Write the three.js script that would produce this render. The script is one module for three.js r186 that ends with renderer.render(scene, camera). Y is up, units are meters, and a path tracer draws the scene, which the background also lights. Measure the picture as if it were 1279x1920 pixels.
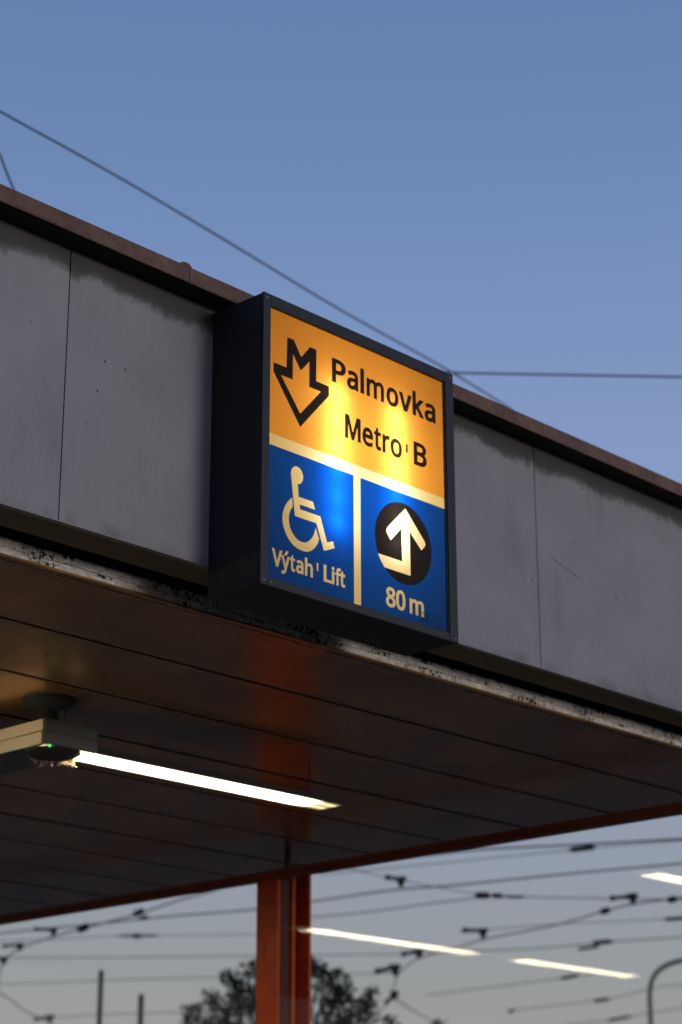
import * as THREE from 'three';
import { RoundedBoxGeometry } from 'three/addons/geometries/RoundedBoxGeometry.js';
import { mergeGeometries } from 'three/addons/utils/BufferGeometryUtils.js';
import { ImprovedNoise } from 'three/addons/math/ImprovedNoise.js';

// ---------------------------------------------------------------- camera, sky, sun, exposure
const scene = new THREE.Scene();
const FOV = 28.347, PITCH = 0.3421, YAW = 0.8135, ROLL = -0.0021;
const EYE = new THREE.Vector3(-4.534, 1.6, 4.635);
const camera = new THREE.PerspectiveCamera(FOV, 682 / 1024, 0.1, 1200);
camera.filmGauge = 36;
camera.position.copy(EYE);
camera.rotation.set(PITCH, -YAW, ROLL, 'YXZ');
camera.focus = 6.55;
camera.userData.fStop = 2.8;
camera.updateMatrixWorld(true);

const srgb = (r, g, b) => [r, g, b].map((c) => { c /= 255; return c <= 0.04045 ? c / 12.92 : ((c + 0.055) / 1.055) ** 2.4; });
const SUN = new THREE.Vector3(0.24, 0.11, 1).normalize();          // where the sun went down, behind the photographer
{
  const stops = [[0, srgb(176, 163, 144)], [6, srgb(158, 160, 157)], [10, srgb(151, 160, 174)], [15, srgb(146, 161, 189)], [21, srgb(133, 154, 197)], [27, srgb(116, 141, 186)], [34, srgb(98, 127, 175)], [55, srgb(64, 95, 152)], [90, srgb(50, 79, 134)]];
  const W = 512, H = 256, data = new Float32Array(W * H * 4);
  for (let j = 0; j < H; j++) {
    const el = ((j + 0.5) / H - 0.5) * 180, e = Math.max(0, el);
    let k = 0; while (k < stops.length - 2 && e > stops[k + 1][0]) k++;
    const t = Math.min(1, Math.max(0, (e - stops[k][0]) / (stops[k + 1][0] - stops[k][0])));
    for (let i = 0; i < W; i++) {
      const az = ((i + 0.5) / W - 0.5) * 2 * Math.PI, c = Math.cos(el * Math.PI / 180);
      const toSun = Math.cos(az) * c * SUN.x + Math.sin(az) * c * SUN.z;
      const glow = Math.exp(-e / 16) * Math.max(0, toSun) ** 2;
      for (let q = 0; q < 3; q++) data[(j * W + i) * 4 + q] = (stops[k][1][q] * (1 - t) + stops[k + 1][1][q] * t) * (1 + glow * [0.9, 0.6, 0.3][q]);
      data[(j * W + i) * 4 + 3] = 1;
    }
  }
  const sky = new THREE.DataTexture(data, W, H, THREE.RGBAFormat, THREE.FloatType);
  sky.mapping = THREE.EquirectangularReflectionMapping; sky.magFilter = THREE.LinearFilter; sky.needsUpdate = true;
  scene.background = sky; scene.environment = sky;
}
const sun = new THREE.DirectionalLight(new THREE.Color().setRGB(1, 0.92, 0.87), 1.45);
sun.position.copy(SUN).multiplyScalar(40); sun.target.position.set(0, 3, 0);
sun.castShadow = true; sun.shadow.radius = 34; sun.shadow.mapSize.set(2048, 2048);
Object.assign(sun.shadow.camera, { left: -14, right: 14, top: 14, bottom: -14, near: 1, far: 100 });
scene.add(sun, sun.target);

const renderer = new THREE.WebGLRenderer({ antialias: true });
renderer.toneMapping = THREE.LinearToneMapping;
renderer.toneMappingExposure = 1;
renderer.shadowMap.enabled = true;

// ---------------------------------------------------------------- helpers
let seed = 7;
const rnd = () => { seed = (seed + 0x6d2b79f5) | 0; let t = Math.imul(seed ^ (seed >>> 15), 1 | seed); t = (t + Math.imul(t ^ (t >>> 7), 61 | t)) ^ t; return ((t ^ (t >>> 14)) >>> 0) / 4294967296; };
const rr = (a, b) => a + (b - a) * rnd();
const perlin = new ImprovedNoise();
const fbm = (x, y, z, n = 4) => { let s = 0, a = 0.5; for (let i = 0; i < n; i++) { s += a * perlin.noise(x, y, z + i * 7.3); x *= 2.03; y *= 2.03; a *= 0.5; } return s; };
const clamp = (x, a = 0, b = 1) => Math.min(b, Math.max(a, x));
const sstep = (a, b, x) => { const t = clamp((x - a) / (b - a)); return t * t * (3 - 2 * t); };

const taken = {};
function numbered(name) { const n = taken[name] = (taken[name] ?? -1) + 1; return n ? name + '_' + String(n).padStart(3, '0') : name; }
function thing(name, label, category, pos = [0, 0, 0], group) {
  const o = new THREE.Group(); o.name = numbered(name); o.position.set(...pos);
  o.userData = { label, category }; if (group) o.userData.group = group;
  scene.add(o); return o;
}
function part(name, geometry, material, parent, pos) {
  const m = new THREE.Mesh(geometry, material); m.name = name; m.castShadow = m.receiveShadow = true;
  if (pos) m.position.set(...pos);
  parent.add(m); return m;
}
// uv in metres from the face's own direction
function metric(g) {
  const p = g.attributes.position, n = g.attributes.normal, uv = new Float32Array(p.count * 2);
  for (let i = 0; i < p.count; i++) {
    const a = [Math.abs(n.getX(i)), Math.abs(n.getY(i)), Math.abs(n.getZ(i))], k = a.indexOf(Math.max(...a));
    uv[i * 2] = k === 0 ? p.getZ(i) : p.getX(i); uv[i * 2 + 1] = k === 1 ? p.getZ(i) : p.getY(i);
  }
  g.setAttribute('uv', new THREE.BufferAttribute(uv, 2)); return g;
}
const box = (w, h, d, r = 0.002) => metric(new RoundedBoxGeometry(w, h, d, 1, Math.min(r, w / 2.1, h / 2.1, d / 2.1)));
// box between two corners, in the coordinates of its parent
function bar(name, x0, x1, y0, y1, z0, z1, material, parent, r) {
  return part(name, box(x1 - x0, y1 - y0, z1 - z0, r), material, parent, [(x0 + x1) / 2, (y0 + y1) / 2, (z0 + z1) / 2]);
}
function tex(w, h, f, color = true, wrap = true) {
  const d = new Uint8Array(w * h * 4);
  for (let j = 0; j < h; j++) for (let i = 0; i < w; i++) {
    const c = f((i + 0.5) / w, (j + 0.5) / h);
    for (let q = 0; q < 3; q++) d[(j * w + i) * 4 + q] = clamp(Math.round((typeof c === 'number' ? c : c[q]) * 255), 0, 255);
    d[(j * w + i) * 4 + 3] = 255;
  }
  const t = new THREE.DataTexture(d, w, h, THREE.RGBAFormat);
  if (color) t.colorSpace = THREE.SRGBColorSpace;
  t.magFilter = THREE.LinearFilter; t.minFilter = THREE.LinearMipmapLinearFilter; t.generateMipmaps = true;
  if (wrap) t.wrapS = t.wrapT = THREE.RepeatWrapping;
  t.needsUpdate = true; return t;
}
const std = (o) => new THREE.MeshStandardMaterial(o);
const rgb = (r, g, b) => new THREE.Color().setRGB(r, g, b);

// a ray through a point of the picture plane, used once to survey where far things stand
const ray = (px, py) => new THREE.Vector3((px / 1279) * 2 - 1, 1 - (py / 1920) * 2, 0.5).unproject(camera).sub(EYE).normalize();
const atHeight = (px, py, y) => { const d = ray(px, py); return EYE.clone().addScaledVector(d, (y - EYE.y) / d.y); };
const atRange = (px, py, r) => { const d = ray(px, py), h = Math.hypot(d.x, d.z); return EYE.clone().addScaledVector(d, r / h); };

// ---------------------------------------------------------------- materials
const fine = tex(256, 256, (u, v) => 0.5 + 0.8 * fbm(u * 24, v * 24, 3, 3), false);
const rustMap = tex(512, 128, (u, v) => {
  const n = fbm(u * 34, v * 40, 1.5), m = fbm(u * 5, v * 3, 8.5), k = 0.86 + 0.3 * n + 0.35 * m, s = sstep(0.2, 0.4, fbm(u * 60, v * 60, 22)) * 0.07;
  return [0.43 * k + s, 0.315 * k + s, 0.255 * k + s];
});
const rustM = std({ map: rustMap, roughness: 0.75, bumpMap: fine, bumpScale: 0.002 });
const oliveM = std({ color: rgb(0.1, 0.075, 0.035), roughness: 0.7, bumpMap: fine, bumpScale: 0.001 });
const blackM = std({ color: rgb(0.012, 0.012, 0.012), roughness: 0.8 });
const roofM = std({ color: rgb(0.03, 0.027, 0.025), roughness: 0.9 });
const signBlackM = std({ color: rgb(0.006, 0.006, 0.008), roughness: 0.7 });
const frameMap = tex(256, 256, (u, v) => { const k = 0.075 + 0.04 * fbm(u * 6, v * 6, 4) + 0.08 * sstep(0.25, 0.5, fbm(u * 30, v * 30, 9)); return [k, k, k * 1.06]; });
const frameM = std({ map: frameMap, roughness: 0.42, metalness: 0.2 });
const amberLiningM = std({ color: rgb(0.5, 0.405, 0.14), roughness: 0.8 });
const steelMap = tex(256, 512, (u, v) => {
  const n = fbm(u * 8, v * 8, 2.5), w = sstep(0.2, 0.42, fbm(u * 22, v * 11, 12.5));
  const k = 1 + 0.22 * n; return [0.61 * k - w * 0.16, 0.225 * k - w * 0.03, 0.03 * k + w * 0.03];
});
const orangeM = new THREE.MeshPhysicalMaterial({ map: steelMap, roughness: 0.42, specularIntensity: 0.35, bumpMap: fine, bumpScale: 0.0006 });
const shadedRailM = std({ color: rgb(0.17, 0.032, 0.008), roughness: 0.5, bumpMap: fine, bumpScale: 0.0006 });  // column orange made darker: the rail's shade is in its colour
const shadeMaroonM = new THREE.MeshPhysicalMaterial({ color: rgb(0.055, 0.009, 0.004), roughness: 0.6, specularIntensity: 0.4 });  // dark maroon that paints the shade in the column recess
const darkM = std({ color: rgb(0.03, 0.03, 0.034), roughness: 0.6 });
const wireM = std({ color: rgb(0.03, 0.032, 0.04), roughness: 0.6 });
const insulatorM = std({ color: rgb(0.02, 0.02, 0.022), roughness: 0.5 });

// grey facade sheet: dull metal with clouds, streaks, dots, and dirt with painted shade under the roof edge
function panelMap(s, o = {}) {
  return tex(640, 560, (u, v) => {
    const top = 1 - v, x = u * 1.25, y = v;
    let k = 0.51 + 0.06 * fbm(x * 3, y * 3, s) + 0.016 * fbm(x * 30, y * 2.2, s + 5) + 0.02 * fbm(x * 60, y * 60, s + 9, 2);
    k -= 0.03 * sstep(0.1, 0.45, fbm(x * 5, y * 1.5, s + 20));
    const sootAndShade = sstep(0.17 + 0.06 * fbm(x * 6, 0.5, s + 2) + 0.045 * fbm(x * 36, y * 30, s + 3), 0.115 + 0.05 * fbm(x * 6, 0.5, s + 2), top);   // dirt run down from the cap, with the shade below it painted in
    k *= 1 - 0.62 * sootAndShade;
    k *= 1 - 0.2 * sstep(0.05, 0.0, y + 0.03 * fbm(x * 12, 2, s + 4)) * sstep(-0.1, 0.3, fbm(x * 6, 4, s));
    k *= 1 - 0.5 * sstep(0.4, 0.52, fbm(x * 26, y * 26, s + 31, 3));
    if (o.scratch) k *= 1 - 0.22 * sstep(0.006, 0.002, Math.abs(v - 0.48 + 0.3 * (u - 0.07))) * sstep(0.06, 0.08, u) * sstep(0.26, 0.2, u) - 0.14 * sstep(0.003, 0.001, Math.abs(u - 0.088 - 0.05 * (0.45 - v))) * sstep(0.46, 0.43, v) * sstep(0.12, 0.22, v);
    return [k * 1.0, k * 0.975, k * 1.0];
  }, true, false);
}
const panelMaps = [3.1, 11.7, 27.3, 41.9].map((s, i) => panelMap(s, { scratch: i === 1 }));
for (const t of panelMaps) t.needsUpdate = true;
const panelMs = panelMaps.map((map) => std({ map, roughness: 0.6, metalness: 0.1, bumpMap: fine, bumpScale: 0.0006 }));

// long ceiling boards: brown paint, dirt crusted along both edges
const plankMap = tex(2048, 128, (u, v) => {
  const x = u * 4, e = Math.min(v, 1 - v);
  let k = 1 + 0.35 * fbm(x * 2, v * 2, 4.2) + 0.22 * fbm(x * 12, v * 3, 9.2);
  const rag = 0.02 + 0.04 * Math.max(0, fbm(x * 14, v > 0.5 ? 3 : 8, 2)) + 0.02 * Math.max(0, fbm(x * 60, v > 0.5 ? 1 : 5, 6));
  k *= 1 - 0.85 * sstep(rag, rag * 0.5, e);
  k *= 1 - 0.6 * sstep(0.44, 0.5, fbm(x * 9, v * 7, 33, 3));
  return [0.70 * k, 0.51 * k, 0.27 * k];
});
const plankRough = tex(512, 64, (u, v) => 0.25 + 0.06 * fbm(u * 14, v * 3, 6) + 0.3 * sstep(0.04, 0, Math.min(v, 1 - v)), false);
const plankM = std({ map: plankMap, roughnessMap: plankRough, roughness: 1, metalness: 0.75 });

// flaking white paint with black mould, on the edge under the facade
const stripMap = tex(2048, 64, (u, v) => {
  const x = u * 3, y = v * 0.13;
  const big = fbm(x * 3.2, 1, 5.1), mould = fbm(x * 50, y * 50, 2, 5) + 0.9 * big;
  const k = (0.8 + 0.3 * fbm(x * 5, y * 9, 3) + 0.32 * fbm(x * 28, y * 40, 13)) * (1 - 0.86 * sstep(0.16, 0.34, mould)) * (1 - 0.5 * sstep(0.12, 0.5, fbm(x * 120, y * 120, 17, 4) + 0.6 * big));
  return [k, k * 0.975, k * 0.95];
});
const stripM = std({ map: stripMap, roughness: 0.85, bumpMap: fine, bumpScale: 0.003 });

// ---------------------------------------------------------------- ground
{
  const groundMap = tex(512, 512, (u, v) => { const k = 0.25 + 0.08 * fbm(u * 16, v * 16, 2) + 0.05 * fbm(u * 90, v * 90, 8, 2); return [k * 1.12, k, k * 0.85]; });
  groundMap.repeat.set(0.25, 0.25);
  const g = new THREE.PlaneGeometry(1600, 1600, 1, 1).rotateX(-Math.PI / 2);
  const uv = g.attributes.uv; for (let i = 0; i < uv.count; i++) uv.setXY(i, uv.getX(i) * 1600, uv.getY(i) * 1600);
  const m = part('ground', g, std({ map: groundMap, roughness: 0.9 }), scene); m.userData.kind = 'structure';
  const pm = tex(512, 512, (u, v) => { const k = 0.42 + 0.1 * fbm(u * 12, v * 12, 5) + 0.05 * fbm(u * 80, v * 80, 1, 2); return [k * 1.03, k, k * 0.96]; });
  const p = bar('pavement', -16, 4.6, -0.2, 0.13, -9.5, 0.6, std({ map: pm, roughness: 0.85 }), scene, 0.02); p.userData.kind = 'structure';
}

// ---------------------------------------------------------------- the canopy
const CEIL = 3.697, FZ = -0.25, FB = 3.766, FT = 4.745, XEND = 4.3, XSTART = -7, JOINTS = [-6.952, -5.699, -4.446, -3.194, -1.941, -0.689, 0.564, 1.816, 3.069, XEND];
const canopy = thing('station_canopy', 'long flat station canopy with grey sheet fascia, rusty roof edge and brown boarded ceiling', 'canopy');
// grey sheets
for (let i = 0; i + 1 < JOINTS.length; i++) {
  const x0 = JOINTS[i] + 0.002, x1 = JOINTS[i + 1] - 0.002, w = x1 - x0, h = FT + 0.05 - FB;
  const g = box(w, h, 0.024, 0.0015), uv = g.attributes.uv;
  for (let k = 0; k < uv.count; k++) uv.setXY(k, clamp(g.attributes.position.getX(k) / w + 0.5), clamp(g.attributes.position.getY(k) / h + 0.5));
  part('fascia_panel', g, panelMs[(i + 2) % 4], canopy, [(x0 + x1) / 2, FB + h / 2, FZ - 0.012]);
}
// small rivets and dents in the sheets
for (const [x, y] of [[-0.524, 4.373], [-0.55, 4.257], [2.143, 4.628]]) part('rivet', new THREE.SphereGeometry(0.0034, 10, 6).scale(1, 1.3, 0.4), blackM, canopy, [x, y, FZ + 0.001]);
bar('fascia_beam', XSTART, XEND, FB + 0.012, FT, -0.42, FZ - 0.026, oliveM, canopy);
bar('soffit_lip', XSTART, XEND, FB - 0.003, FB + 0.011, -0.425, FZ - 0.026, oliveM, canopy);
bar('drip_edge', XSTART, XEND, FB - 0.007, FB - 0.001, FZ - 0.022, FZ + 0.004, std({ color: rgb(0.2, 0.19, 0.19), roughness: 0.5, metalness: 0.3 }), canopy, 0.001);
// the rusty roof edge: two lengths with a folded seam
{
  const prof = [[0.17, -0.004], [0.1, 0.012], [0, 0], [-0.004, -0.006], [-0.002, -0.052], [-0.006, -0.062], [-0.001, -0.064], [0.006, -0.056], [0.17, -0.052]];
  const s = new THREE.Shape(prof.map(([z, y]) => new THREE.Vector2(z, y)));
  for (const [x0, x1, dy] of [[XSTART, -0.24, 0], [-0.237, XEND + 0.03, -0.001]]) {
    const g = metric(new THREE.ExtrudeGeometry(s, { depth: x1 - x0, bevelEnabled: false, steps: 24 }));
    g.rotateY(Math.PI / 2); metric(g);                                  // shape x -> -z, depth -> +x
    const p = g.attributes.position; for (let i = 0; i < p.count; i++) p.setY(i, p.getY(i) + 0.002 * fbm((p.getX(i) + x0) * 1.7, 1, 3));
    part('roof_edge', g, rustM, canopy, [x0, 4.797 + dy, -0.155]);
  }
  bar('edge_soffit', XSTART, XEND, 4.7325, 4.742, FZ + 0.003, -0.163, blackM, canopy, 0.002);  // black bar added for the dirt and shade of the underside
  const seam = new THREE.SphereGeometry(0.028, 14, 10).scale(1, 0.55, 0.5);
  part('seam_cover', seam, rustM, canopy, [-0.25, 4.797, -0.163]);
}
// body of the roof and the dark slot behind the facade
bar('roof_slab', XSTART, XEND - 0.03, 3.76, 4.72, -9, -0.53, roofM, canopy);
bar('slot_cover', XSTART, XEND - 0.03, 4.15, 4.2, -0.53, -0.42, blackM, canopy);
bar('end_panel', XEND, XEND + 0.025, CEIL + 0.02, FT, -9, FZ, panelMs[1], canopy);
// white edge: an upper strip and a lower one a little proud of it
{
  const strip = (y0, y1, z, du) => {
    const w = XEND - 0.03 - XSTART, g = box(w, y1 - y0, 0.02, 0.003), uv = g.attributes.uv;
    for (let k = 0; k < uv.count; k++) uv.setXY(k, uv.getX(k) / 3 + du, uv.getY(k) / 0.13);
    part('edge_strip', g, stripM, canopy, [XSTART + w / 2, (y0 + y1) / 2, z - 0.01]);
  };
  strip(CEIL + 0.006, CEIL + 0.031, -0.503, 0.13);
  strip(CEIL + 0.032, CEIL + 0.066, -0.507, 0.57);
}
// ceiling boards
const JZ = [-0.5, -1.076, -1.651, -2.235]; for (let z = -2.812; z > -9.2; z -= 0.577) JZ.push(z);
for (let i = 0; i + 1 < JZ.length; i++) {
  const z1 = JZ[i] - (i ? 0.0045 : 0.0325), z0 = JZ[i + 1] + 0.0045, w = XEND - 0.01 - XSTART, d = z1 - z0;
  const g = box(w, 0.03, d, 0.004), uv = g.attributes.uv, p = g.attributes.position, off = rnd() * 4;
  for (let k = 0; k < uv.count; k++) uv.setXY(k, (p.getX(k) + off) / 4, clamp(p.getZ(k) / d + 0.5, 0.005, 0.995));
  part('ceiling_board', g, plankM, canopy, [XSTART + w / 2, CEIL + 0.015 + (i % 3) * 0.0008, (z0 + z1) / 2]);
}
{
  const sh = new THREE.Shape(), a = XSTART, b = XEND - 0.01, n = 900;           // crusted lower edge, uneven all along
  sh.moveTo(a, 0.005); sh.lineTo(b, 0.005);
  for (let i = n; i >= 0; i--) { const x = a + (b - a) * i / n; sh.lineTo(x, -0.001 - 0.004 * Math.max(0, fbm(x * 9, 1, 4, 3)) - 0.008 * Math.max(0, fbm(x * 2.3, 7, 4, 2)) - 0.004 * Math.max(0, fbm(x * 45, 3, 8, 2))); }
  const g = new THREE.ExtrudeGeometry(sh, { depth: 0.03, bevelEnabled: false }), uv = g.attributes.uv, p = g.attributes.position;
  for (let k = 0; k < uv.count; k++) uv.setXY(k, p.getX(k) / 4 + 0.3, 0.3 + p.getZ(k) * 4);
  part('edge_board', g, plankM, canopy, [0, CEIL + 0.0005, -0.53]);
}

// ---------------------------------------------------------------- orange steel: end rail, columns, glass wall
const GX = 3.644, RB = 3.514, RT = 3.565;
{
  const rail = thing('steel_rail', 'thin orange steel rail along the top of the glass wall under the ceiling', 'beam');
  bar('flange', GX, GX + 0.06, RB, RB + 0.012, -9, -0.56, shadedRailM, rail, 0.002);
  bar('flange', GX, GX + 0.06, RT - 0.012, RT, -9, -0.56, shadedRailM, rail, 0.002);
  bar('web', GX + 0.006, GX + 0.054, RB + 0.012, RT - 0.012, -9, -0.56, shadedRailM, rail, 0.002);
}
function column(z0, label) {                                             // H section: two flanges, a dark sheet standing in for shade over the web, one cover strip
  const c = thing('steel_column', label, 'column', [GX + 0.003, 0, z0]);
  const b = 0.174, L = 0.285, top = 3.552, back = 3.612;
  bar('flange', 0, 0.02, 0.13, top, 0, b, orangeM, c, 0.005);
  bar('web', 0.02, L - 0.02, 0.13, top - 0.004, 0.02, 0.05, orangeM, c, 0.003);
  bar('recess_shade', 0.0205, L * 0.6, 0.13, top - 0.002, 0.051, 0.1, shadeMaroonM, c, 0.004);
  bar('flange', L - 0.02, L, 0.13, back, 0, b - 0.01, orangeM, c, 0.005);
  bar('cover_strip', L * 0.62, L * 0.62 + 0.03, 0.13, back - 0.004, 0.0505, 0.118, orangeM, c, 0.01);
  bar('neck', 0.2, 0.225, top - 0.004, CEIL + 0.004, 0.025, 0.05, shadeMaroonM, c, 0.003);
  bar('base_plate', -0.06, L + 0.06, 0.13, 0.15, -0.06, b + 0.06, darkM, c);
  return c;
}
column(-3.774, 'orange steel column of H section holding up the ceiling, glass wall beside it');
{
  const glassM = new THREE.MeshPhysicalMaterial({ color: rgb(0.94, 0.95, 0.97), roughness: 0.02, transmission: 1, thickness: 0, ior: 1.52, specularIntensity: 0.5 });
  const wall = thing('glass_wall', 'tall glass end wall between the rail and the pavement, mirroring the ceiling lamps', 'glass wall');
  for (const [z0, z1] of [[-3.592, -0.62], [-6.5, -3.785], [-9, -6.52]]) {
    const g = new THREE.PlaneGeometry(z1 - z0, RB - 0.6).rotateY(-Math.PI / 2);
    part('glass_pane', g, glassM, wall, [GX + 0.012, (RB + 0.6) / 2, (z0 + z1) / 2]);
    bar('bottom_rail', GX - 0.015, GX + 0.04, 0.54, 0.6, z0, z1, darkM, wall);
  }
  bar('frame_post', GX - 0.02, GX + 0.05, 0.13, RB, -0.62, -0.56, orangeM, wall);
}

// ---------------------------------------------------------------- ceiling lamps
const LAMPY = 3.5215;
const lampGlow = tex(512, 64, (u, v) => {
  const endL = sstep(0.05, 0.14, u), endR = sstep(0.05, 0.14, 1 - u), ends = endL * endR;
  const tubes = Math.exp(-(((v - 0.3) / 0.14) ** 2)) + Math.exp(-(((v - 0.72) / 0.14) ** 2));
  const k = (0.035 + 0.965 * ends) * (0.03 + 0.97 * Math.min(1, tubes));
  return [k, k * (0.78 + 0.08 * ends), k * (0.4 + 0.22 * ends)];
}, false, false);
const diffuserM = std({ color: rgb(0.55, 0.48, 0.33), emissive: rgb(1, 1, 1), emissiveMap: lampGlow, emissiveIntensity: 46, roughness: 0.3 });
const housingM = std({ color: rgb(0.008, 0.008, 0.008), roughness: 0.7 });
const clearEndM = std({ color: rgb(0.5, 0.45, 0.33), roughness: 0.35 });
const wrapM = std({ color: rgb(0.6, 0.55, 0.4), emissive: rgb(1, 0.86, 0.6), emissiveIntensity: 14, roughness: 0.3 });  // glowing sides of the unseen lamp added beside the junction box
function lamp(x0, x1, z1, label, wrap = 0) {
  const t = thing('ceiling_lamp', label, 'lamp', [(x0 + x1) / 2, LAMPY, z1 - 0.092], 'tube lamps under the canopy');
  const L = x1 - x0;
  bar('housing', -L / 2 - 0.004, L / 2 + 0.004, 0.0125, 0.03, -0.09, 0.09, housingM, t, 0.006);
  if (!wrap) for (const z of [-0.0868, 0.0868]) bar('side_lip', -L / 2 - 0.004, L / 2 + 0.004, -0.001, 0.0125, z - 0.0032, z + 0.0032, housingM, t, 0.001);
  if (wrap) t.position.y -= 0.02;
  const g = box(L, 0.012 + wrap, 0.166, 0.003), uv = g.attributes.uv, p = g.attributes.position;
  for (let k = 0; k < uv.count; k++) uv.setXY(k, clamp(p.getX(k) / L + 0.5, 0.001, 0.999), clamp(p.getZ(k) / 0.166 + 0.5, 0.01, 0.99));
  part('diffuser', g, wrap ? wrapM : diffuserM, t, [0, 0.006 - wrap / 2, 0]);
  if (wrap) part('added_end_glow', box(0.004, wrap + 0.01, 0.16, 0.001), std({ color: rgb(0.7, 0.65, 0.5), emissive: rgb(1, 0.86, 0.6), emissiveIntensity: 48 }), t, [L / 2 + 0.003, 0.006 - wrap / 2, 0]);  // extra glowing end added to brighten the cream side of the box
  if (!wrap) bar('end_cap', L / 2, L / 2 + 0.008, 0, 0.012, -0.083, 0.083, clearEndM, t, 0.002);
  for (const x of [-L * 0.42, L * 0.42]) bar('suspension', x - 0.002, x + 0.002, 0.03, CEIL - LAMPY + 0.002, -0.002, 0.002, housingM, t);
  {
    const r = new THREE.RectAreaLight(rgb(1, 0.8, 0.5), 30, L * 0.86, 0.15);
    r.name = 'lamp_light'; r.position.set(0, -0.006 - wrap, 0); r.rotation.x = -Math.PI / 2; t.add(r);
  }
  return t;
}
lamp(0.64, 2.412, -1.917, 'lit tube lamp on the ceiling, running right from the junction box');
lamp(-1.72, 0.03, -1.98, 'unseen lit tube lamp added left of the junction box to light its side', 0.03);
lamp(0.16, 2.2, -4.86, 'lit tube lamp deep under the canopy, mirrored beside the column');
lamp(-1.78, -0.06, -4.86, 'lit tube lamp deep under the canopy, mirrored by the arched street lamp');

// ---------------------------------------------------------------- junction box with a dish below it
{
  const bx = thing('junction_box', 'grey and cream cable trunking box hung from the ceiling with black dish and green light', 'junction box', [0.608, LAMPY, -1.917]);
  const creamM = new THREE.MeshPhysicalMaterial({ color: rgb(0.78, 0.66, 0.45), roughness: 0.3, clearcoat: 0.6, bumpMap: fine, bumpScale: 0.004 });
  const greyM = std({ color: rgb(0.05, 0.05, 0.046), roughness: 0.5, bumpMap: fine, bumpScale: 0.0008 });
  bar('end_plate', 0.0, 0.284, 0.0, 0.107, -0.02, 0.0, greyM, bx, 0.004);
  bar('side_panel', 0.0, 0.01, 0.056, 0.107, -1.6, -0.022, creamM, bx, 0.003);
  bar('side_panel', -0.003, 0.01, 0.0, 0.053, -1.6, -0.022, creamM, bx, 0.003);
  bar('trunking', 0.011, 0.284, 0.004, 0.105, -1.6, -0.022, greyM, bx, 0.003);
  const lidEdge = bar('lid_seam', 0.004, 0.28, 0.052, 0.0545, -0.002, 0.0008, blackM, bx, 0.0005); lidEdge.castShadow = false;
  const dish = new THREE.LatheGeometry([[0, -0.026], [0.07, -0.025], [0.1, -0.019], [0.116, -0.01], [0.119, -0.003], [0.115, 0]].map(([x, y]) => new THREE.Vector2(x, y)), 28);
  part('dish', dish, blackM, bx, [0.128, -0.001, -0.105]);
  part('stem', new THREE.CylinderGeometry(0.035, 0.045, CEIL - LAMPY - 0.105, 16), blackM, bx, [0.06, 0.105 + (CEIL - LAMPY - 0.105) / 2, -0.06]);
  part('ceiling_rose', new THREE.LatheGeometry([[0, 0], [0.05, -0.002], [0.1, 0.01], [0.112, 0.024], [0.112, 0.03]].map(([x, y]) => new THREE.Vector2(x, y)), 28), blackM, bx, [-0.005, CEIL - LAMPY - 0.028, 0.02]);
  const led = part('status_light', new THREE.SphereGeometry(0.006, 14, 10), std({ color: rgb(0, 0.3, 0.05), emissive: rgb(0.05, 1, 0.2), emissiveIntensity: 1.3 }), bx, [0.02, -0.01, 0.006]);
  const ll = new THREE.PointLight(rgb(0.05, 1, 0.2), 0.00005); ll.name = 'status_glow'; ll.shadow.radius = 0.25; led.add(ll);
  // cobwebs clinging to the dish and the lamp end
  const webM = std({ color: rgb(0.5, 0.42, 0.28), roughness: 0.9 }), bits = [];
  const strand = (a, b, r, wob) => { const pts = []; for (let i = 0; i <= 6; i++) { const q = new THREE.Vector3().lerpVectors(a, b, i / 6); q.x += rr(-wob, wob); q.y += rr(-wob, wob); q.z += rr(-wob, wob); pts.push(q); } bits.push(new THREE.TubeGeometry(new THREE.CatmullRomCurve3(pts), 12, r, 4)); };
  for (let i = 0; i < 26; i++) { const a = rr(4.3, 6.5), c = new THREE.Vector3(0.128 + Math.cos(a) * 0.112, -0.014, -0.105 + Math.sin(a) * 0.112); strand(c, c.clone().add(new THREE.Vector3(rr(-0.02, 0.03), rr(-0.028, -0.006), rr(-0.01, 0.01))), 0.0016, 0.006); }
  for (let i = 0; i < 8; i++) strand(new THREE.Vector3(0.21, -0.004, -0.1), new THREE.Vector3(0.235 + rr(-0.02, 0.02), -0.04 + rr(-0.014, 0.01), -0.1), 0.0015, 0.006);
  part('cobweb', mergeGeometries(bits), webM, bx);
}

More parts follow.
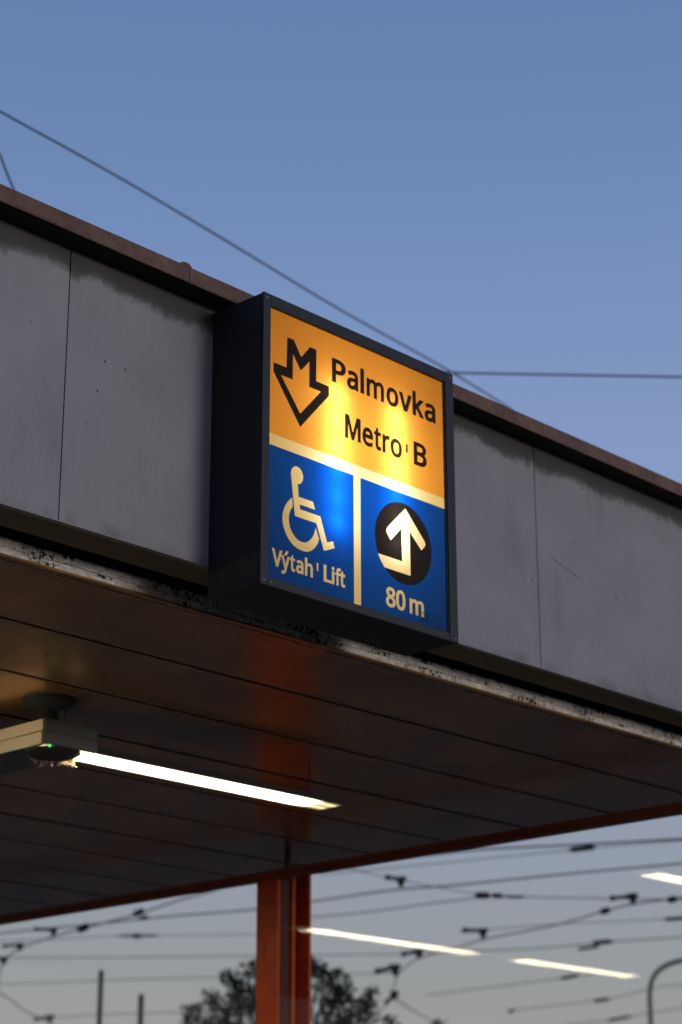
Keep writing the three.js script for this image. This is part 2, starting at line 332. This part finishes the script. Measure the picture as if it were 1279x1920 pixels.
// ---------------------------------------------------------------- the lit sign
{
  const SW = 0.94, sign = thing('light_box_sign', 'black light box sign with lit yellow and blue face on the grey fascia', 'sign', [0, 3.6745, 0]);
  const x0 = -0.036, x1 = 0.985, y0 = -0.031, y1 = 1.045, zb = FZ + 0.002;
  // case
  bar('case_side', x0 + 0.002, x0 + 0.014, y0 + 0.002, y1 - 0.002, zb, -0.002, signBlackM, sign);
  bar('case_side', x1 - 0.014, x1 - 0.002, y0 + 0.002, y1 - 0.002, zb, -0.002, signBlackM, sign);
  bar('case_top', x0 + 0.014, x1 - 0.014, y1 - 0.014, y1 - 0.002, zb, -0.002, signBlackM, sign);
  bar('case_bottom', x0 + 0.014, x1 - 0.014, y0 + 0.002, y0 + 0.014, zb, -0.002, signBlackM, sign);
  bar('case_back', x0 + 0.014, x1 - 0.014, y0 + 0.014, y1 - 0.014, zb, zb + 0.012, signBlackM, sign);
  // lining inside, coloured amber so its bounce warms the face
  const za = zb + 0.013, li = (n, a, b, c, d, e, f) => bar(n, a, b, c, d, e, f, amberLiningM, sign, 0.0005);
  li('lining', x0 + 0.0145, x1 - 0.0145, y0 + 0.0145, y1 - 0.0145, za, za + 0.003);
  li('lining', x0 + 0.0145, x0 + 0.0175, y0 + 0.0145, y1 - 0.0145, za + 0.0035, -0.003);
  li('lining', x1 - 0.0175, x1 - 0.0145, y0 + 0.0145, y1 - 0.0145, za + 0.0035, -0.003);
  li('lining', x0 + 0.018, x1 - 0.018, y0 + 0.0145, y0 + 0.0175, za + 0.0035, -0.003);
  li('lining', x0 + 0.018, x1 - 0.018, y1 - 0.0175, y1 - 0.0145, za + 0.0035, -0.003);
  // front frame: four mitred-looking bars, corner screws
  bar('frame_bar', x0, 0.001, y0, y1, -0.001, 0.013, frameM, sign, 0.003);
  bar('frame_bar', SW - 0.001, x1, y0, y1, -0.001, 0.013, frameM, sign, 0.003);
  bar('frame_bar', 0.0015, SW - 0.0015, 1.0 - 0.001, y1, -0.001, 0.0125, frameM, sign, 0.003);
  bar('frame_bar', 0.0015, SW - 0.0015, y0, 0.001, -0.001, 0.0125, frameM, sign, 0.003);
  bar('face_bead', SW - 0.008, SW - 0.0012, 0.0015, 0.9985, 0.0005, 0.007, blackM, sign, 0.001);
  const screw = new THREE.SphereGeometry(0.006, 12, 8).scale(1, 1, 0.4);
  for (const [x, y] of [[-0.02, y0 + 0.016], [0.012, y0 + 0.014], [-0.02, y1 - 0.02], [x1 - 0.02, y0 + 0.016], [x1 - 0.02, y1 - 0.02]]) part('screw', screw, std({ color: rgb(0.12, 0.12, 0.125), roughness: 0.35, metalness: 0.7 }), sign, [x, y, 0.0135]);

  // the printed face
  const W = 1410, H = 1500, cv = document.createElement('canvas'); cv.width = W; cv.height = H;
  const c = cv.getContext('2d'), X = (u) => u * W / 1000, Y = (v) => v * H / 1000;
  const YELLOW = '#fbb64e', BLUE = '#0350d2', CREAM = '#fff2c8', INK = '#1d1a19';
  const poly = (pts) => { c.moveTo(X(pts[0][0]), Y(pts[0][1])); for (const q of pts.slice(1)) c.lineTo(X(q[0]), Y(q[1])); c.closePath(); };
  c.fillStyle = YELLOW; c.fillRect(0, 0, W, H);
  c.fillStyle = BLUE; c.fillRect(0, Y(490), W, H);
  c.fillStyle = CREAM; c.fillRect(0, Y(473), W, Y(515) - Y(473)); c.fillRect(X(463), Y(500), X(38), H);
  c.fillStyle = INK; c.beginPath();
  poly([[102, 87], [137, 87], [177, 141], [224, 88], [259, 88], [258, 210], [328, 210], [328, 247], [173, 409], [31, 239], [31, 205], [99, 205]]);
  poly([[133, 143], [175, 194], [221, 145], [220, 243], [284, 243], [173, 359], [70, 241], [132, 241]]);
  c.fill('evenodd');
  function glyph(ch, a, b, base, cap, bold = 'bold') {
    c.save(); c.font = bold + ' 400px sans-serif';
    const m = c.measureText(ch), hm = c.measureText('H');
    c.translate(X(a), Y(base)); c.scale((X(b) - X(a)) / (m.actualBoundingBoxRight + m.actualBoundingBoxLeft), (Y(base) - Y(base - cap)) / hm.actualBoundingBoxAscent);
    c.fillText(ch, m.actualBoundingBoxLeft, 0);
    if (bold === 'normal') { c.lineWidth = 23; c.lineJoin = 'miter'; c.strokeStyle = c.fillStyle; c.strokeText(ch, m.actualBoundingBoxLeft, 0); }
    c.restore();
  }
  const line = (list, base, cap) => { for (const [ch, a, b] of list) glyph(ch, a + 1, b - 1, base - 1, cap - 2, 'normal'); };
  line([['P', 347, 419], ['a', 429, 489], ['l', 506, 524], ['m', 541, 639], ['o', 656, 723], ['v', 732, 801], ['k', 811, 873], ['a', 882, 945]], 182, 89);
  line([['M', 418, 503], ['e', 515, 574], ['t', 582, 619], ['r', 630, 670], ['o', 676, 741], ['B', 814, 888]], 379, 88);
  c.fillRect(X(765), Y(314), X(11), Y(33));
  c.fillStyle = CREAM;
  line([['V', 34, 84], ['ý', 81, 123], ['t', 125, 150], ['a', 156, 193], ['h', 202, 242], ['L', 301, 341], ['i', 343, 356], ['f', 361, 391], ['t', 387, 414]], 946, 59);
  c.fillRect(X(263), Y(888), X(8), Y(29));
  // wheelchair mark
  c.beginPath(); c.ellipse(X(158), Y(593), X(32), Y(32), 0, 0, 7); c.fill();
  c.beginPath(); poly([[126, 592], [148, 745], [261, 745], [301, 837], [358, 814], [350, 790], [318, 802], [281, 714], [175, 714], [173, 697], [254, 697], [243, 670], [167, 670], [162, 622]]); c.fill();
  const wheel = [[133, 680], [104, 710], [88, 742], [84, 770], [92, 802], [111, 830], [138, 851], [173, 861], [212, 860], [243, 845], [265, 821], [275, 800]], inner = [[257, 760], [249, 785], [234, 807], [216, 822], [199, 829], [168, 829], [141, 814], [123, 791], [117, 765], [122, 736], [137, 713]];
  const smooth = (pts) => new THREE.SplineCurve(pts.map((q) => new THREE.Vector2(...q))).getPoints(60).map((q) => [q.x, q.y]);
  c.beginPath(); poly([...smooth(wheel), ...smooth(inner)]); c.fill();
  // arrow in a disc
  c.fillStyle = INK; c.beginPath(); c.ellipse(X(744), Y(708), X(164), Y(155), 0, 0, 7); c.fill();
  c.save(); c.clip(); c.fillStyle = CREAM; c.beginPath();
  poly([[757, 570], [868, 671], [873, 682], [868, 693], [848, 711], [781, 655], [783, 823], [560, 823], [560, 778], [735, 778], [732, 653], [670, 712], [650, 692], [645, 680], [651, 667]]); c.fill(); c.restore();
  c.fillStyle = CREAM;
  line([['8', 641, 693], ['0', 699, 750], ['m', 776, 857]], 963, 70);
  // grime: faint dust all over, a smear in the lower right corner
  for (let i = 0; i < 900; i++) { c.fillStyle = 'rgba(20,15,10,' + rr(0.01, 0.05).toFixed(3) + ')'; c.beginPath(); c.arc(rnd() * W, rnd() * H, rr(0.5, 2.5), 0, 7); c.fill(); }
  for (let i = 0; i < 60; i++) { c.fillStyle = 'rgba(8,12,20,0.09)'; c.beginPath(); c.ellipse(X(rr(850, 990)), Y(rr(945, 1000)), rr(4, 50), rr(2, 12), 0.1, 0, 7); c.fill(); }
  const print = new THREE.CanvasTexture(cv); print.colorSpace = THREE.SRGBColorSpace; print.anisotropy = 8;
  const faceM = new THREE.MeshPhysicalMaterial({ map: print, emissiveMap: print, emissive: rgb(1, 0.76, 0.34), emissiveIntensity: 0.2, roughness: 1, transmission: 0.9, thickness: 0, specularIntensity: 0.3 });
  part('face', new THREE.PlaneGeometry(SW + 0.003, 1.003), faceM, sign, [SW / 2, 0.5, 0]);
  // two short upright tubes behind the face
  const tubeM = std({ color: rgb(0.8, 0.8, 0.75), emissive: rgb(1, 0.83, 0.5), emissiveIntensity: 2 });
  for (const x of [0.35, 0.665]) for (const y of [0.672, 0.385]) {
    const t = part('light_tube', new THREE.CylinderGeometry(0.013, 0.013, 0.27, 14), tubeM, sign, [x, y, -0.05]);
    for (const q of [-0.096, 0, 0.096]) { const l = new THREE.PointLight(rgb(1, 0.9, 0.8), 0.036); l.name = 'tube_light'; l.shadow.radius = 0.5; l.castShadow = true; l.position.y = q; t.add(l); }
  }
}

// ---------------------------------------------------------------- overhead wires
const tube = (pts, r, n = 6) => new THREE.TubeGeometry(new THREE.CatmullRomCurve3(pts, false, 'centripetal'), Math.max(8, pts.length * 8), r, n);
function wire(name, label, category, group, pix, height, r, fittings = []) {
  const t = thing(name, label, category, [0, 0, 0], group), pts = pix.map(([x, y]) => atHeight(x, y, height));
  const o = pts[0].clone(); t.position.copy(o);
  part('cable', tube(pts.map((p) => p.clone().sub(o)), r * (height > 8 ? 0.9 : 0.62)), wireM, t);
  for (const [kind, a, b, big = 0.03] of fittings) {
    const s = big * (kind === 'rod' ? 0.75 : 0.62);
    if (kind === 'rod') {                                               // strain insulator on the wire
      const p = atHeight(...a, height).sub(o), q = atHeight(...b, height).sub(o), len = p.distanceTo(q);
      const g = new THREE.LatheGeometry([[0, -0.5], [0.45, -0.5], [0.5, -0.42], [1, -0.36], [1, 0.36], [0.5, 0.42], [0.45, 0.5], [0, 0.5]].map(([x, y]) => new THREE.Vector2(x * s, y * len)), 10);
      const m = part('insulator', g, insulatorM, t); m.position.copy(p).add(q).multiplyScalar(0.5);
      m.quaternion.setFromUnitVectors(new THREE.Vector3(0, 1, 0), q.clone().sub(p).normalize());
    } else {                                                            // clamp on the wire: a plate, a wedge below it, an arm to the span wire
      const p = atHeight(...a, height).sub(o), q = atHeight(...b, height).sub(o), side = q.clone().sub(p);
      const g = [new THREE.CylinderGeometry(s * 2.2, s * 0.6, s * 3.6, 8).translate(p.x, p.y + s * 1.5, p.z), new THREE.SphereGeometry(s * 1.1, 8, 6).translate(q.x, q.y, q.z)];
      g.push(tube([p.clone().setY(p.y + s * 2.6), p.clone().addScaledVector(side, 0.5).setY((p.y + s * 2.6 + q.y) / 2), q], s * 0.75));
      part('hanger_clamp', mergeGeometries(g.map((k) => { const n = k.index ? k.toNonIndexed() : k; n.deleteAttribute('uv'); return n; })), insulatorM, t);
    }
  }
  return t;
}
const TG = 'tram wires behind the glass wall', H1 = 5.6, H2 = 5.9;
wire('tram_wire', 'thick tram wire crossing behind the column from the left edge up to the right', 'wire', TG, [[-60, 1757], [0, 1750], [65, 1743], [155, 1735], [320, 1718], [480, 1705], [588, 1690], [745, 1668], [840, 1661], [1040, 1641], [1279, 1619], [1400, 1608]], H1, 0.017, [['clamp', [752, 1662], [727, 1645], 0.055], ['rod', [262, 1722], [278, 1720], 0.04]]);
wire('tram_wire', 'topmost tram wire behind the glass, just under the orange rail at right', 'wire', TG, [[620, 1622], [800, 1604], [900, 1593], [1040, 1586], [1279, 1573], [1400, 1567]], H1, 0.017);
wire('tram_wire', 'thin tram wire with grey insulator, second below the orange rail at right', 'wire', TG, [[600, 1640], [800, 1621], [1040, 1597], [1120, 1589], [1300, 1574]], H2, 0.009, [['rod', [1066, 1594], [1118, 1588], 0.045]]);
wire('tram_wire', 'curved tram wire with three clamps bending down at the left edge', 'wire', TG, [[-8, 1880], [-3, 1840], [3, 1812], [12, 1797], [35, 1780], [100, 1756], [155, 1741], [265, 1712], [320, 1693], [400, 1670], [480, 1645]], H1, 0.018, [['clamp', [100, 1754], [68, 1742], 0.05], ['clamp', [37, 1782], [8, 1774], 0.05], ['clamp', [7, 1808], [-20, 1800], 0.055], ['rod', [148, 1743], [163, 1737], 0.07], ['rod', [252, 1714], [268, 1708], 0.055]]);
wire('tram_wire', 'slack tram wire running down from the left edge to a clamp near the poles', 'wire', TG, [[-6, 1858], [20, 1875], [50, 1897], [85, 1914], [130, 1940]], H1, 0.02, [['clamp', [94, 1917], [68, 1911], 0.07]]);
wire('span_wire', 'thin span wire with long insulator left of the column, upper of the left wires', 'wire', TG, [[-20, 1766], [100, 1761], [215, 1755], [300, 1754], [480, 1752], [590, 1750]], H2, 0.009, [['rod', [218, 1755], [302, 1754], 0.026], ['rod', [247, 1755], [266, 1755], 0.05]]);
wire('span_wire', 'faint level span wire left of the column above the taller pole', 'wire', TG, [[-20, 1796], [240, 1795], [480, 1792], [780, 1789]], H2, 0.012);
wire('span_wire', 'faint span wire crossing at the tops of the two poles', 'wire', TG, [[-20, 1846], [100, 1842], [300, 1835], [480, 1832], [735, 1824]], H2, 0.012);
wire('span_wire', 'lowest faint span wire left of the column between pole and tree', 'wire', TG, [[60, 1911], [200, 1902], [480, 1895]], H2, 0.013);
wire('tram_wire', 'thin tram wire meeting another at a black joint right of the column', 'wire', TG, [[560, 1722], [690, 1710], [800, 1695], [880, 1685], [905, 1680], [990, 1682], [1279, 1687], [1400, 1689]], H1, 0.012, [['rod', [890, 1679], [920, 1679], 0.06], ['rod', [922, 1679], [944, 1680], 0.045], ['rod', [944, 1681], [985, 1682], 0.026]]);
wire('tram_wire', 'thin slanting tram wire from the orange rail down to the black joint', 'wire', TG, [[620, 1617], [670, 1632], [730, 1646], [800, 1660], [895, 1677]], H1, 0.009);
wire('tram_wire', 'big curved tram wire with clamps, sweeping from the right edge down to the tree', 'wire', TG, [[1400, 1668], [1279, 1683], [1183, 1696], [1134, 1708], [1040, 1735], [905, 1762], [860, 1776], [790, 1795], [762, 1812], [745, 1830], [739, 1850], [735, 1872], [718, 1890], [700, 1905]], H1, 0.017, [['clamp', [906, 1758], [872, 1744], 0.062], ['clamp', [1187, 1694], [1149, 1684], 0.06], ['rod', [1127, 1710], [1142, 1706], 0.055], ['rod', [1253, 1688], [1268, 1685], 0.055], ['clamp', [786, 1796], [757, 1789], 0.065], ['clamp', [741, 1828], [708, 1821], 0.08], ['clamp', [740, 1874], [725, 1879], 0.07]]);
wire('tram_wire', 'slack tram wire falling right from the clamp beside the tree', 'wire', TG, [[742, 1872], [770, 1892], [810, 1915], [850, 1945]], H1, 0.022);
wire('span_wire', 'thin span wire with dark insulator at the right edge above the reflected lamp', 'wire', TG, [[860, 1748], [1040, 1733], [1180, 1727], [1279, 1721], [1400, 1715]], H2, 0.01, [['rod', [1244, 1724], [1290, 1721], 0.038]]);
wire('span_wire', 'span wire with grey insulator just above the right reflected lamp', 'wire', TG, [[800, 1786], [900, 1783], [1040, 1776], [1110, 1769], [1279, 1757], [1400, 1750]], H2, 0.014, [['rod', [1110, 1768], [1150, 1765], 0.05], ['rod', [1083, 1780], [1125, 1774], 0.036]]);
wire('span_wire', 'span wire with dark insulator under the right reflected lamp', 'wire', TG, [[800, 1866], [930, 1850], [1052, 1834], [1085, 1829], [1160, 1822]], H2, 0.013, [['rod', [1051, 1835], [1085, 1828], 0.045]]);
wire('span_wire', 'span wire with dark insulator, second below the right reflected lamp', 'wire', TG, [[960, 1895], [1060, 1883], [1140, 1873], [1220, 1854], [1279, 1845], [1400, 1828]], H2, 0.013, [['rod', [1113, 1877], [1143, 1873], 0.048]]);
wire('span_wire', 'lowest span wire with dark insulator left of the arched street lamp', 'wire', TG, [[1060, 1922], [1140, 1913], [1190, 1904], [1279, 1890], [1400, 1872]], H2, 0.013, [['rod', [1138, 1914], [1186, 1905], 0.045]]);
wire('overhead_cable', 'long dark cable sloping across the open sky behind the sign', 'cable', 'cables above the canopy', [[-200, 97], [0, 209], [210, 325], [420, 449], [630, 576], [845, 697], [960, 768]], 8.2, 0.0085);
wire('overhead_cable', 'level dark cable in the sky right of the sign', 'cable', 'cables above the canopy', [[760, 697], [845, 699], [1060, 703], [1279, 707], [1500, 712]], 8.2, 0.01);
wire('overhead_cable', 'short steep cable above the roof edge at the left border', 'cable', 'cables above the canopy', [[-40, 220], [-2, 287], [12, 322], [40, 390]], 8.2, 0.008);

// ---------------------------------------------------------------- poles, street lamp, tree
function pole(px, py, range, r, label) {
  const b = atRange(px, py, range), t = thing('steel_pole', label, 'pole', [b.x, 0, b.z], 'poles left of the column');
  part('shaft', new THREE.CylinderGeometry(r * 0.95, r * 1.15, b.y - 0.06, 16), darkM, t, [0, (b.y - 0.06) / 2, 0]);
  part('cap', new THREE.CylinderGeometry(r * 0.7, r * 1.06, 0.06, 16), blackM, t, [0, b.y - 0.03, 0]);
  part('base', new THREE.CylinderGeometry(r * 1.9, r * 2.1, 0.25, 16), darkM, t, [0, 0.125, 0]);
}
pole(190, 1819, 27, 0.036, 'taller of two dark steel poles left of the column');
pole(265, 1864, 29, 0.042, 'shorter of two dark steel poles left of the column');
{
  const R = 38, a = atRange(1221, 1925, R), pts = [[1221, 1925], [1219, 1880], [1219, 1858], [1223, 1838], [1233, 1822], [1250, 1810], [1279, 1801], [1330, 1796]].map(([x, y]) => atRange(x, y, R));
  const t = thing('street_lamp', 'grey street lamp with arched arm at the right edge behind the glass', 'street lamp', [a.x, 0, a.z]);
  const greyM = std({ color: rgb(0.12, 0.12, 0.115), roughness: 0.6 });
  part('post', new THREE.CylinderGeometry(0.048, 0.075, a.y, 14), greyM, t, [0, a.y / 2, 0]);
  part('arm', new THREE.TubeGeometry(new THREE.CatmullRomCurve3(pts.map((p) => p.sub(new THREE.Vector3(a.x, 0, a.z)))), 48, 0.046, 10), greyM, t);
  const e = pts[pts.length - 1]; part('lamp_head', new THREE.SphereGeometry(0.16, 16, 10).scale(1.8, 0.5, 0.8), greyM, t, [e.x + 0.2, e.y - 0.02, e.z + 0.1]);
}
{
  const R = 31, c0 = atRange(545, 1925, R), t = thing('small_tree', 'small dark leafy tree standing behind the orange column', 'tree', [c0.x, 0, c0.z]);
  const barkM = std({ color: rgb(0.05, 0.042, 0.035), roughness: 0.9 }), leafMs = [rgb(0.02, 0.03, 0.017), rgb(0.03, 0.045, 0.024)].map((c) => new THREE.MeshPhysicalMaterial({ color: c, roughness: 1, transmission: 0.15, thickness: 0, specularIntensity: 0.3 }));
  const O = new THREE.Vector3(c0.x, 0, c0.z), V = (x, y, dz = 0) => atRange(x, y, R + dz).sub(O);
  const wood = [], tips = [];
  const limb = (a, b, r0, r1) => { const n = 7, pts = []; for (let i = 0; i <= n; i++) { const q = new THREE.Vector3().lerpVectors(a, b, i / n); if (i && i < n) q.add(new THREE.Vector3(rr(-1, 1), rr(-1, 1), rr(-1, 1)).multiplyScalar(0.05)); pts.push(q); } const g = new THREE.TubeGeometry(new THREE.CatmullRomCurve3(pts), 14, 1, 7), p = g.attributes.position, cur = new THREE.CatmullRomCurve3(pts); for (let i = 0; i <= 14; i++) { const o = cur.getPointAt(i / 14), r = r0 + (r1 - r0) * i / 14; for (let j = 0; j <= 7; j++) { const k = i * 8 + j; p.setXYZ(k, o.x + (p.getX(k) - o.x) * r, o.y + (p.getY(k) - o.y) * r, o.z + (p.getZ(k) - o.z) * r); } } g.computeVertexNormals(); wood.push(g); };
  const fork = V(545, 2050); limb(new THREE.Vector3(0, 0, 0), fork, 0.16, 0.11);
  // clumps of the crown: place in the picture, depth, size
  const clumps = [[360, 1898, 0, 0.16], [395, 1874, 0.3, 0.19], [425, 1905, -0.3, 0.26], [430, 1832, 0.2, 0.16], [448, 1856, -0.2, 0.2], [470, 1818, 0.4, 0.17], [472, 1870, 0, 0.26], [450, 1885, 0.5, 0.22], [505, 1825, -0.4, 0.22], [500, 1900, 0.4, 0.3], [545, 1840, 0.3, 0.28], [540, 1890, -0.3, 0.32], [575, 1812, 0, 0.2], [600, 1818, 0.3, 0.15], [620, 1832, -0.3, 0.17], [612, 1865, 0.2, 0.25], [648, 1833, 0.4, 0.07], [645, 1860, -0.2, 0.19], [620, 1905, 0.3, 0.26], [660, 1885, 0, 0.15], [697, 1858, 0.2, 0.1], [688, 1880, -0.2, 0.14], [692, 1905, 0.3, 0.17], [655, 1915, 0, 0.22], [730, 1918, 0, 0.13], [820, 1926, 0.4, 0.13]];
  for (let i = 0; i < 42; i++) clumps.push([rr(360, 740), rr(1935, 2080), rr(-0.9, 0.9), rr(0.22, 0.36)]);
  for (const [x, y, dz, s] of clumps) { const e = V(x, y, dz); limb(fork.clone().lerp(e, rr(0.0, 0.25)), e, 0.035, 0.008); tips.push([e, s]); }
  part('trunk', mergeGeometries(wood), barkM, t);
  const shape = (n) => { const pos = [], q = new THREE.Quaternion(), e = new THREE.Euler();
    for (const [tip, s] of tips) for (let i = 0, m = Math.round(150 * (s / 0.2) ** 2 / 2); i < m; i++) {
      const d = new THREE.Vector3(rr(-1, 1), rr(-1, 1), rr(-1, 1)).normalize().multiplyScalar(s * 1.05 * Math.cbrt(rnd())); d.y *= 0.85;
      const L = rr(0.05, 0.095), w = L * 0.33; q.setFromEuler(e.set(rr(0, 6.3), rr(0, 6.3), rr(0, 6.3)));
      const v = [[0, 0, 0], [w, L * 0.45, 0.012], [0, L, -0.01], [-w, L * 0.45, 0.012]].map((k) => new THREE.Vector3(...k).applyQuaternion(q).add(d).add(tip));
      for (const k of [0, 1, 2, 0, 2, 3]) pos.push(v[k].x, v[k].y, v[k].z);
    }
    const g = new THREE.BufferGeometry(); g.setAttribute('position', new THREE.Float32BufferAttribute(pos, 3)); g.computeVertexNormals(); return g; };
  part('crown', shape(), leafMs[0], t); part('crown', shape(), leafMs[1], t);
}
// a bird far off
{
  const p = atRange(958, 1897, 34), t = thing('flying_bird', 'tiny dark bird flying low under the left reflected lamp', 'bird', [p.x, p.y, p.z]);
  const body = new THREE.SphereGeometry(0.03, 12, 8).scale(2, 0.8, 0.8);
  const head = new THREE.SphereGeometry(0.016, 10, 8).translate(0.058, 0.01, 0), tail = new THREE.ConeGeometry(0.016, 0.06, 6).rotateZ(Math.PI / 2).scale(1, 0.4, 1).translate(-0.075, 0, 0);
  part('body', mergeGeometries([body, head, tail]), blackM, t);
  for (const s of [-1, 1]) part('wing', new THREE.SphereGeometry(0.05, 10, 6).scale(0.45, 0.1, 1.1).rotateX(-s * 0.7).translate(0, 0.03, s * 0.045), blackM, t);
}

renderer.render(scene, camera);
